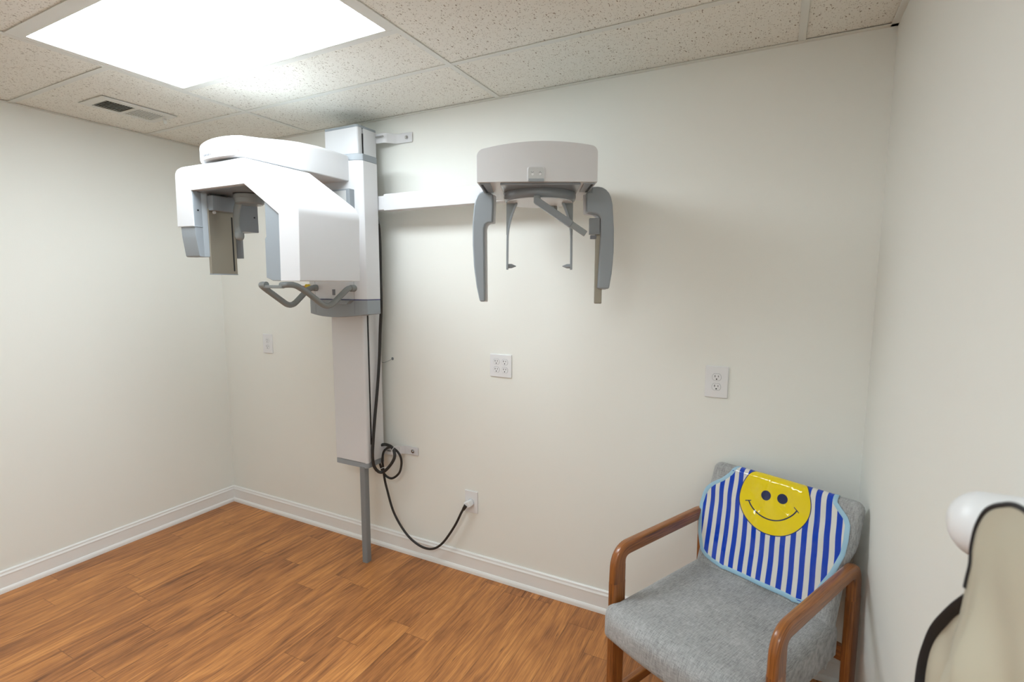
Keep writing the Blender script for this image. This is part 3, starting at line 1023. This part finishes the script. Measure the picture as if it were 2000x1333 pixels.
    # forehead rest folded to the side
    def bar(name, a, b, w1, w2, y0_, y1_, m_, par):
        a, b = V(a), V(b)
        d = (b - a).normalized()
        nn = V((-d.y, d.x))
        pts = []
        for k in range(9):
            q = math.pi / 2 + math.pi * k / 8
            pts.append(a + d * math.cos(q) * w1 + nn * math.sin(q) * w1)
        pts += [b - nn * w2, b + nn * w2]
        return prism(name, [tuple(p) for p in pts], 'y', y0_, y1_, m_, par, 0.002, M)
    fb = bar('forehead_rest', (0.002, 1.793), (0.122, 1.713), 0.0125, 0.0125, 0.046, 0.064, 'machine_grey_dark', T)
    bar('sliding_tip', (0.110, 1.722), (0.172, 1.681), 0.0105, 0.0105, 0.049, 0.061, 'tube_grey', fb)
    lathe('pivot', [(0.012, 1.790), (0.012, 1.812)], (0.002, 0.060, 0), 'tube_grey', fb, 'z', 20, M)
    lathe('knob', [(0.014, 1.788), (0.016, 1.792), (0.016, 1.806), (0.010, 1.812)], (0.066, 0.27, 0), 'tube_grey', dr, 'z', 24, M)
    # left collimator arm
    lo = [(-0.172, 1.842), (-0.186, 1.849), (-0.198, 1.849), (-0.210, 1.844), (-0.220, 1.833), (-0.227, 1.816), (-0.232, 1.796), (-0.238, 1.729), (-0.238, 1.652), (-0.234, 1.573), (-0.224, 1.495), (-0.212, 1.439), (-0.192, 1.439),
          (-0.193, 1.521), (-0.194, 1.712), (-0.190, 1.726), (-0.180, 1.7325), (-0.163, 1.734), (-0.160, 1.798), (-0.160, 1.836)]
    la = prism('collimator_arm', lo, 'y', 0.170, 0.196, CG, T, 0.006, M, 4, angle=25)
    lw = [(p[0] + 0.008, p[1] - 0.001) for p in lo]
    prism('back_shell', lw, 'y', 0.1965, 0.215, CW, la, 0.003, M, 2, angle=25)
    # right sensor arm
    ro = [(0.183, 1.843), (0.2035, 1.843), (0.204, 1.862), (0.226, 1.863), (0.242, 1.860), (0.256, 1.852), (0.267, 1.840), (0.275, 1.823), (0.281, 1.797), (0.288, 1.706), (0.289, 1.625), (0.284, 1.548), (0.275, 1.489), (0.232, 1.489),
          (0.235, 1.574), (0.239, 1.676), (0.238, 1.745), (0.232, 1.758), (0.222, 1.765), (0.186, 1.770)]
    ra = prism('sensor_arm', ro, 'y', 0.168, 0.196, CG, T, 0.006, M, 4, angle=25)
    rw = [(p[0] - 0.008, p[1] - 0.004) for p in ro]
    prism('back_shell', rw, 'y', 0.1965, 0.215, CW, ra, 0.003, M, 2, angle=25)
    box('sensor_block', 0.197, 0.236, 0.172, 0.194, 1.690, 1.750, 'machine_grey_dark', ra, 0.002, M)
    box('sensor_latch', 0.202, 0.224, 0.176, 0.192, 1.674, 1.688, 'ink', ra, 0.002, M)
    box('sensor_plate', 0.2225, 0.2500, 0.186, 0.202, 1.433, 1.740, 'steel', T, 0.003, M)


def build_cord():
    pts = [(1.395, -0.085, 0.550), (1.398, -0.076, 0.520), (1.406, -0.066, 0.478), (1.432, -0.060, 0.447), (1.474, -0.060, 0.446), (1.524, -0.062, 0.490), (1.541, -0.066, 0.558), (1.524, -0.074, 0.606), (1.480, -0.082, 0.628),
           (1.445, -0.092, 0.603), (1.4285, -0.088, 0.550), (1.424, -0.078, 0.495), (1.420, -0.066, 0.435), (1.430, -0.060, 0.375), (1.470, -0.055, 0.247), (1.546, -0.052, 0.146), (1.632, -0.052, 0.097), (1.717, -0.052, 0.094), (1.790, -0.052, 0.143),
           (1.866, -0.050, 0.252), (1.912, -0.048, 0.342), (1.932, -0.045, 0.374)]
    t = tube('power_cord', catmull(pts, 8), 0.0062, 'rubber', None, 12)
    tag(t, 'black power cord looping from the column down to the low wall outlet', 'cord')
    # angled white plug in the outlet
    M = Matrix.Translation((1.9405, -0.0075, 0.382)) @ Matrix.Rotation(math.radians(-28), 4, 'Y')
    bm = bmesh.new()
    bm_prism(bm, rounded([(-0.020, -0.016), (0.016, -0.014), (0.016, 0.014), (-0.016, 0.017)], 0.004, 4), 'y', -0.038, 0.0, M)
    from_bm('plug', bm, 'plastic_white', t, 0.003)
    M2 = Matrix.Translation((1.935, -0.043, 0.378))
    tube('plug_neck', [(1.921, -0.046, 0.357), (1.935, -0.043, 0.380)], [0.0085, 0.0110], 'rubber', t)

    for nm, c, r, ax, lab in (('cable_tie', (1.526, -0.088, 0.617), 0.018, 0, 'white cable tie holding the black coils beside the lower bracket'),
                              ('cable_tie', (1.444, -0.105, 0.500), 0.016, 1, 'white cable tie at the bottom of the black cable bundle')):
        ring = []
        for k in range(24):
            a = 2 * math.pi * k / 24
            if ax == 0:
                ring.append((c[0] + 0.007 * math.cos(a) * 0.8, c[1] + 0.030 * math.cos(a), c[2] + 0.026 * math.sin(a)))
            else:
                ring.append((c[0] + 0.008 * math.cos(a), c[1] + 0.040 * math.cos(a), c[2] + 0.014 * math.sin(a)))
        o = tube(nm, ring, 0.0013, 'plastic_white', None, 8, closed=True)
        tag(o, lab, 'cable tie')
    # thin wire into the hole in the wall
    o = thing('thin_wire', (1.441, 0, 1.097), 'thin grey wire leading into a small hole in the back wall', 'wire')
    tube('wire', catmull([(1.410, -0.052, 1.083), (1.420, -0.045, 1.080), (1.434, -0.025, 1.088), (1.441, 0.0, 1.097)], 6), 0.0012, 'post_grey', o, 8)
    lathe('hole_rim', [(0.0085, -0.0012), (0.0070, -0.0022), (0.0058, -0.0006)], (1.441, 0, 1.097), 'post_grey', o, 'y', 20)
    settle(o)


# ------------------------------------------------------------------ chair
CH = Matrix.Translation((3.085, -0.673, 0)) @ Matrix.Rotation(math.radians(-24.5), 4, 'Z')
BK = 0.378


def uv_tube(bm_fn, name, parent):
    pass


def wood_strip(name, path, wx, h, parent, hs=None):
    """rounded rectangular section swept along a path in the chair's YZ plane; x = list of (y,z)"""
    bm = bmesh.new()
    uvl = bm.loops.layers.uv.new('UVMap')
    sec = rounded([(-wx / 2, -h / 2), (wx / 2, -h / 2), (wx / 2, h / 2), (-wx / 2, h / 2)], min(wx, h) * 0.30, 4)
    P = [V(p) for p in path]
    n = len(P)
    rings = []
    L = [0.0]
    for i in range(1, n):
        L.append(L[-1] + (P[i] - P[i - 1]).length)
    for i, p in enumerate(P):
        t = (P[min(i + 1, n - 1)] - P[max(i - 1, 0)]).normalized()
        s = V((1, 0, 0))
        if abs(t.x) > 0.9:
            s = V((0, 1, 0))
        up = s.cross(t).normalized()
        kh = (hs[i] / h) if hs else 1.0
        rings.append([bm.verts.new(p + s * a + up * b * kh) for a, b in sec])
    m = len(sec)
    per = [0.0]
    for k in range(m):
        a, b = sec[k], sec[(k + 1) % m]
        per.append(per[-1] + math.hypot(a[0] - b[0], a[1] - b[1]))
    off = random.uniform(0, 5)
    for i in range(n - 1):
        for k in range(m):
            f = bm.faces.new((rings[i][k], rings[i][(k + 1) % m], rings[i + 1][(k + 1) % m], rings[i + 1][k]))
            us = ((L[i], per[k]), (L[i], per[k + 1]), (L[i + 1], per[k + 1]), (L[i + 1], per[k]))
            for lp, q in zip(f.loops, us):
                lp[uvl].uv = (q[0] + off, q[1])
    for f in (bm.faces.new(rings[0][::-1]), bm.faces.new(rings[-1])):
        for lp in f.loops:
            lp[uvl].uv = (off, lp.vert.co.x * 0.5)
    for v in bm.verts:
        pass
    o = from_bm(name, bm, 'chair_oak', parent, angle=40)
    return o


def build_chair():
    T = thing('armchair', CH.translation, 'grey upholstered armchair with wooden arms in the right corner', 'chair')
    T.matrix_world = CH
    # side frames: front leg, armrest and rear leg, in chair coordinates
    w_, zt = 0.030, 0.632
    for x in (-0.265, 0.265):
        arm = fillet3([(x, 0.030, 0.50), (x, 0.032, zt - 0.022), (x, 0.555, zt - 0.026), (x, 0.565, 0.50)], [0, 0.062, 0.062, 0], 10)
        hs = []
        for p in arm:
            q = min(max((zt - 0.024 - p.z) / 0.06, 0), 1)
            hs.append(0.046 + 0.016 * q)
        wood_strip('armrest', arm, w_, 0.046, T, hs)
        wood_strip('leg', [(x, 0.028, 0.002), (x, 0.030, 0.30), (x, 0.030, 0.502)], w_, 0.062, T)
        wood_strip('leg', [(x, 0.572, 0.002), (x, 0.568, 0.30), (x, 0.565, 0.502)], w_, 0.062, T)
        wood_strip('side_rail', [(x, 0.055, 0.083), (x, 0.545, 0.083)], w_ * 0.9, 0.036, T)
    wood_strip('front_rail', [(-0.258, 0.035, 0.322), (0.258, 0.035, 0.322)], 0.022, 0.045, T)
    wood_strip('rear_rail', [(-0.258, 0.555, 0.300), (0.258, 0.555, 0.300)], 0.022, 0.055, T)
    # seat cushion: crowned top, soft front roll, upright sides
    bm = bmesh.new()
    NU, NV = 44, 44
    Y0, Y1 = -0.078, 0.500

    def hwid(y):
        hw = 0.249
        if y < 0.0:
            hw += 0.014 * min(1, (-y) / 0.03)
        e = max(0.0, 1 - (y - Y0) / 0.05)
        return hw - 0.030 * e ** 2

    def soft(d, r):
        return math.sqrt(max(0.0, 1 - (1 - min(d / r, 1)) ** 2))
    top, bot = {}, {}
    for i in range(NU + 1):
        for j in range(NV + 1):
            u = math.sin((-1 + 2 * i / NU) * math.pi / 2)
            vv = 0.5 - 0.5 * math.cos(j / NV * math.pi)
            y = Y0 + (Y1 - Y0) * vv
            x = hwid(y) * u
            yy = y + 0.018 * (u * u) * max(0, 1 - vv * 4)
            ds, df, db = (1 - abs(u)) * 0.249, y - Y0, Y1 - y
            ks, kf, kb = soft(ds, 0.030), soft(df, 0.075), soft(db, 0.03)
            ztop = 0.452 + 0.012 * (1 - u * u) - 0.010 * vv
            z = ztop - 0.030 * (1 - ks) - 0.052 * (1 - kf) - 0.02 * (1 - kb)
            top[i, j] = bm.verts.new((x, yy, max(z, 0.378)))
            z = 0.334 + 0.012 * (1 - soft(ds, 0.012)) + 0.040 * (1 - soft(df, 0.06)) - 0.025 * vv
            bot[i, j] = bm.verts.new((x, yy, z))
    for i in range(NU):
        for j in range(NV):
            bm.faces.new((top[i, j], top[i + 1, j], top[i + 1, j + 1], top[i, j + 1]))
            bm.faces.new((bot[i, j], bot[i, j + 1], bot[i + 1, j + 1], bot[i + 1, j]))
    for j in range(NV):
        for i in (0, NU):
            bm.faces.new((top[i, j], top[i, j + 1], bot[i, j + 1], bot[i, j]))
    for i in range(NU):
        for j in (0, NV):
            bm.faces.new((top[i, j], top[i + 1, j], bot[i + 1, j], bot[i, j]))
    from_bm('seat', bm, 'grey_fabric', T, angle=70)
    # backrest: leaning slab with soft edges; s = along the lean
    bm = bmesh.new()
    c_, s_ = 1 / math.sqrt(1 + BK * BK), BK / math.sqrt(1 + BK * BK)

    # frame of the backrest: a across, s up the lean, n normal (towards the sitter)
    base = V((0, 0.44, 0.43))
    up = V((0, s_, c_))
    nr = V((0, -c_, s_))
    nu, nv = 30, 30
    g = {}
    for side in (0, 1):
        for i in range(nu + 1):
            for j in range(nv + 1):
                u, v = math.sin((-1 + 2 * i / nu) * math.pi / 2), 0.5 - 0.5 * math.cos(j / nv * math.pi)
                s = -0.125 + (0.410 + 0.125) * v
                hw = 0.236 + 0.022 * max(0, min(1, (s - 0.16) / 0.06)) if True else 0.25
                hw = 0.241 + 0.018 * (1 / (1 + math.exp(-(s - 0.235) / 0.012)))
                cr_ = 0.028
                dt = 0.410 - s
                if dt < cr_:
                    hw -= cr_ - math.sqrt(max(0.0, cr_ ** 2 - (cr_ - dt) ** 2))
                a = hw * u + 0.008
                d1 = (1 - abs(u)) * hw
                d2 = min(v, 1 - v) * 0.535
                k = math.sqrt(max(0, 1 - (1 - min(d1 / 0.022, 1)) ** 2)) * math.sqrt(max(0, 1 - (1 - min(d2 / 0.022, 1)) ** 2))
                # rounded upper corners
                th = 0.030
                n = (-th + th * k) if side == 0 else (-th - th * k)
                p = base + V((1, 0, 0)) * a + up * s + nr * n
                g[side, i, j] = bm.verts.new(p)
        for i in range(nu):
            for j in range(nv):
                bm.faces.new((g[side, i, j], g[side, i + 1, j], g[side, i + 1, j + 1], g[side, i, j + 1]))
    bmesh.ops.remove_doubles(bm, verts=bm.verts[:], dist=0.0004)
    from_bm('backrest', bm, 'grey_fabric', T, angle=60)
    # children are already in the chair's own coordinates
    # ------------------------------------------------ bib over the backrest
    left = [(0.040, -0.120), (0.046, -0.160), (0.056, -0.192), (0.070, -0.212), (0.125, -0.236), (0.180, -0.250), (0.233, -0.259), (0.270, -0.256), (0.295, -0.247), (0.318, -0.228), (0.343, -0.197), (0.375, -0.172), (0.412, -0.153), (0.52, -0.13)]
    right = [(0.040, 0.130), (0.046, 0.168), (0.060, 0.187), (0.118, 0.203), (0.171, 0.226), (0.234, 0.241), (0.280, 0.244), (0.325, 0.240), (0.347, 0.230), (0.364, 0.212), (0.386, 0.191), (0.412, 0.188), (0.52, 0.17)]

    def lerp(T_, s):
        for (a, b), (c, d) in zip(T_, T_[1:]):
            if s <= c:
                return b + (d - b) * (s - a) / (c - a)
        return T_[-1][1]

    def surf(x, s, off=0.003):
        """point on the backrest surface, s continuing over the top to the back"""
        wav = 0.0022 * math.sin(x * 47 + s * 6) * max(0, (0.30 - s) / 0.30) * (1 + 0.6 * math.sin(x * 13 + 1)) + 0.0016 * math.sin(s * 34 + x * 11)
        win = max(0.0, 1 - abs(s - 0.285) / 0.10)
        wav += 0.0042 * win * math.sin(s * 40 + x * 17 + 2.2 * math.sin(x * 13 + 0.5))
        lift = 0.006 * max(0, (0.13 - s) / 0.13)
        tc = 0.410 - 0.024
        r = 0.0225
        if s < tc:
            ss, nn = s, 0.0
        elif s < tc + math.pi * r / 2:
            a = (s - tc) / r
            ss, nn = tc + math.sin(a) * r, -r + math.cos(a) * r
            wav *= 0.3
        elif s < tc + math.pi * r / 2 + 0.016:
            ss, nn = tc + r, -r - (s - tc - math.pi * r / 2)
            wav *= 0.3
        else:
            a = (s - tc - math.pi * r / 2 - 0.016) / r
            if a < math.pi / 2:
                ss, nn = tc + math.cos(a) * r, -r - 0.016 - math.sin(a) * r
            else:
                ss, nn = tc - (a - math.pi / 2) * r, -2 * r - 0.016
            wav *= 0.3
        # outward direction
        if s < tc:
            o_ = nr
        elif nn > -r - 0.0001:
            a = min((s - tc) / r, math.pi / 2)
            o_ = nr * math.cos(a) + up * math.sin(a)
        elif ss >= tc + r - 1e-6:
            o_ = up
        else:
            o_ = -nr
            a = min((s - tc - math.pi * r / 2 - 0.016) / r, math.pi / 2)
            o_ = up * math.cos(a) - nr * math.sin(a)
        return base + V((1, 0, 0)) * (x) + up * ss + nr * nn + o_ * (off + wav + lift)
    bm = bmesh.new()
    uvl = bm.loops.layers.uv.new('UVMap')
    NS, NX = 110, 60
    gr = []
    for j in range(NS + 1):
        s = 0.040 + 0.48 * j / NS
        a, b = lerp(left, s), lerp(right, s)
        row = []
        for i in range(NX + 1):
            x = a + (b - a) * i / NX
            row.append((bm.verts.new(surf(x, s)), (x, s)))
        gr.append(row)
    for j in range(NS):
        for i in range(NX):
            q = (gr[j][i], gr[j][i + 1], gr[j + 1][i + 1], gr[j + 1][i])
            f = bm.faces.new([k[0] for k in q])
            for lp, k in zip(f.loops, q):
                lp[uvl].uv = k[1]
    bm2 = bm
    me = bpy.data.meshes.new('bib')
    bm.to_mesh(me)
    bm.free()
    for p in me.polygons:
        p.use_smooth = True
    Bo = link('bib', me, 'bib_vinyl')
    Bo.matrix_world = CH
    so = Bo.modifiers.new('solid', 'SOLIDIFY')
    so.thickness = 0.001
    so.offset = 1
    tag(Bo, 'shiny blue and white striped bib with a yellow smiling face draped over the armchair back', 'bib')
    # light blue binding around the edge
    edge = []
    n_ = 60
    ss = [0.040 + 0.48 * k / n_ for k in range(n_ + 1)]
    for s in ss[::-1]:
        edge.append(surf(lerp(left, s) + 0.003, s, 0.0034))
    for k in range(1, 24):
        x = lerp(left, 0.040) + (lerp(right, 0.040) - lerp(left, 0.040)) * k / 24
        edge.append(surf(x, 0.043, 0.0034))
    for s in ss:
        edge.append(surf(lerp(right, s) - 0.003, s, 0.0034))
    # flat ribbon
    bm = bmesh.new()
    hw = 0.0082
    prev = None
    rows = []
    for i, p in enumerate(edge):
        t = (edge[min(i + 1, len(edge) - 1)] - edge[max(i - 1, 0)]).normalized()
        # approximate outward normal of the surface near here
        nn = nr if p.dot(up) - base.dot(up) < 0.388 else None
        if nn is None:
            d = p - (base + up * 0.386 + nr * -0.030)
            d.x = 0
            nn = d.normalized()
        sdir = t.cross(nn).normalized()
        rows.append([bm.verts.new(p + sdir * hw + nn * -0.0005), bm.verts.new(p + sdir * hw * 0.6 + nn * 0.0012), bm.verts.new(p - sdir * hw * 0.6 + nn * 0.0012), bm.verts.new(p - sdir * hw + nn * -0.0005)])
    for A, Bq in zip(rows, rows[1:]):
        for k in range(3):
            bm.faces.new((A[k], A[k + 1], Bq[k + 1], Bq[k]))
        bm.faces.new((A[3], A[0], Bq[0], Bq[3]))
    bi = from_bm('binding', bm, 'piping_blue', Bo, angle=60)
    bi['label'] = 'light blue binding'
    return T


# ------------------------------------------------------------------ apron on the right wall
def build_apron():
    # white knob it hangs on
    k = lathe('coat_knob', [(0.046, W), (0.043, W - 0.02), (0.043, W - 0.055)] + [(0.043 * math.cos(q * math.pi / 16), W - 0.055 - 0.038 * math.sin(q * math.pi / 16)) for q in range(1, 8)], (0, -1.335, 1.205), 'plastic_white', None, 'x', 40)
    tag(k, 'round white wall knob on the right wall that the beige apron hangs from', 'wall hook')
    T = thing('protective_apron', (3.53, -1.55, 0.30), 'beige vinyl protective apron with black edging hanging on the right wall', 'apron')

    def fold(y, z, amp):
        d = max(0.0, min(1.0, (1.29 - z) / 0.28))
        return amp * (0.25 + d) * (1.1 * math.sin(y * 26 + z * 17 + 1.5 * math.sin(z * 9)) + 1.0 * math.sin(y * 55 - z * 24 + 1.0) * d + 0.9 * math.sin(z * 33 + y * 21) * d)
    def panel(name, edge, x0, yend, amp, back):
        bm = bmesh.new()
        E = catmull([(0, p[0], p[1]) for p in edge], 8)
        rows = []
        n = 46
        ztop = lambda y: None
        for p in E:
            row = []
            for i in range(n + 1):
                u = i / n
                y = p.y + (yend - p.y) * u
                # top edge keeps the height of the edge point; lower rows are level
                z = p.z
                rim = min(1.0, u * 8)
                row.append(bm.verts.new((x0 + fold(y, z, amp) * rim, y, z)))
            rows.append(row)
        for A, B in zip(rows, rows[1:]):
            for i in range(n):
                bm.faces.new((A[i], A[i + 1], B[i + 1], B[i]))
        o = from_bm(name, bm, 'apron_vinyl', T, angle=180)
        s = o.modifiers.new('solid', 'SOLIDIFY')
        s.thickness = 0.004
        s.offset = 0
        return E
    front = [(-1.62, 1.306), (-1.54, 1.304), (-1.497, 1.290), (-1.462, 1.270), (-1.440, 1.243), (-1.432, 1.215), (-1.434, 1.195), (-1.428, 1.172), (-1.418, 1.126), (-1.402, 1.075), (-1.395, 1.020), (-1.385, 0.90), (-1.375, 0.70), (-1.37, 0.42)]
    E = panel('front_panel', front, 3.500, -1.93, 0.0130, False)
    path = [V((3.4985, p.y, p.z)) for p in E if p.z > 1.16]
    tube('edge_binding', path, 0.0027, 'bias_black', T, 10)
    rear = [(-1.42, 1.160), (-1.365, 1.135), (-1.320, 1.098), (-1.277, 1.056), (-1.235, 1.010), (-1.208, 0.965), (-1.188, 0.915), (-1.185, 0.86), (-1.19, 0.78), (-1.195, 0.60), (-1.20, 0.42)]
    E = panel('rear_panel', rear, 3.530, -1.90, 0.004, True)
    path = [V((3.527, p.y - 0.010, p.z - 0.004)) for p in E]
    tube('edge_binding', path, 0.0125, 'bias_black', T, 12, sq=(0.9, 0.4))
    settle(T)


mat('plate_vent', (0.76, 0.77, 0.72), 0.5)
mat('plastic_panel', (0.60, 0.62, 0.62), 0.4)
mat('machine_grey_dark', (0.24, 0.26, 0.28), 0.2)

build_room()
ceiling_light(-1.300, -0.713, 'large glowing flat panel light in the ceiling, in front of the air vent')
ceiling_light(-3.128, -2.519, 'second flat panel ceiling light further back, out of the picture behind the viewer', 'diffuser_rear', GB, GC)
build_vent()
build_machine()
outlet(0.387, 0.475, 1.062, 1.184, 1, 'white double outlet left of the column, near the left corner of the back wall')
outlet(2.056, 2.175, 1.054, 1.166, 2, 'wide white plate with four receptacles, under the cephalostat head')
outlet(3.050, 3.136, 1.057, 1.184, 1, 'white double outlet on the back wall above the armchair, nearest the right wall')
po = outlet(1.904, 1.981, 0.327, 0.444, 1, 'low white outlet above the baseboard with the white plug in it', rows=1)
build_cord()
build_chair()
build_apron()
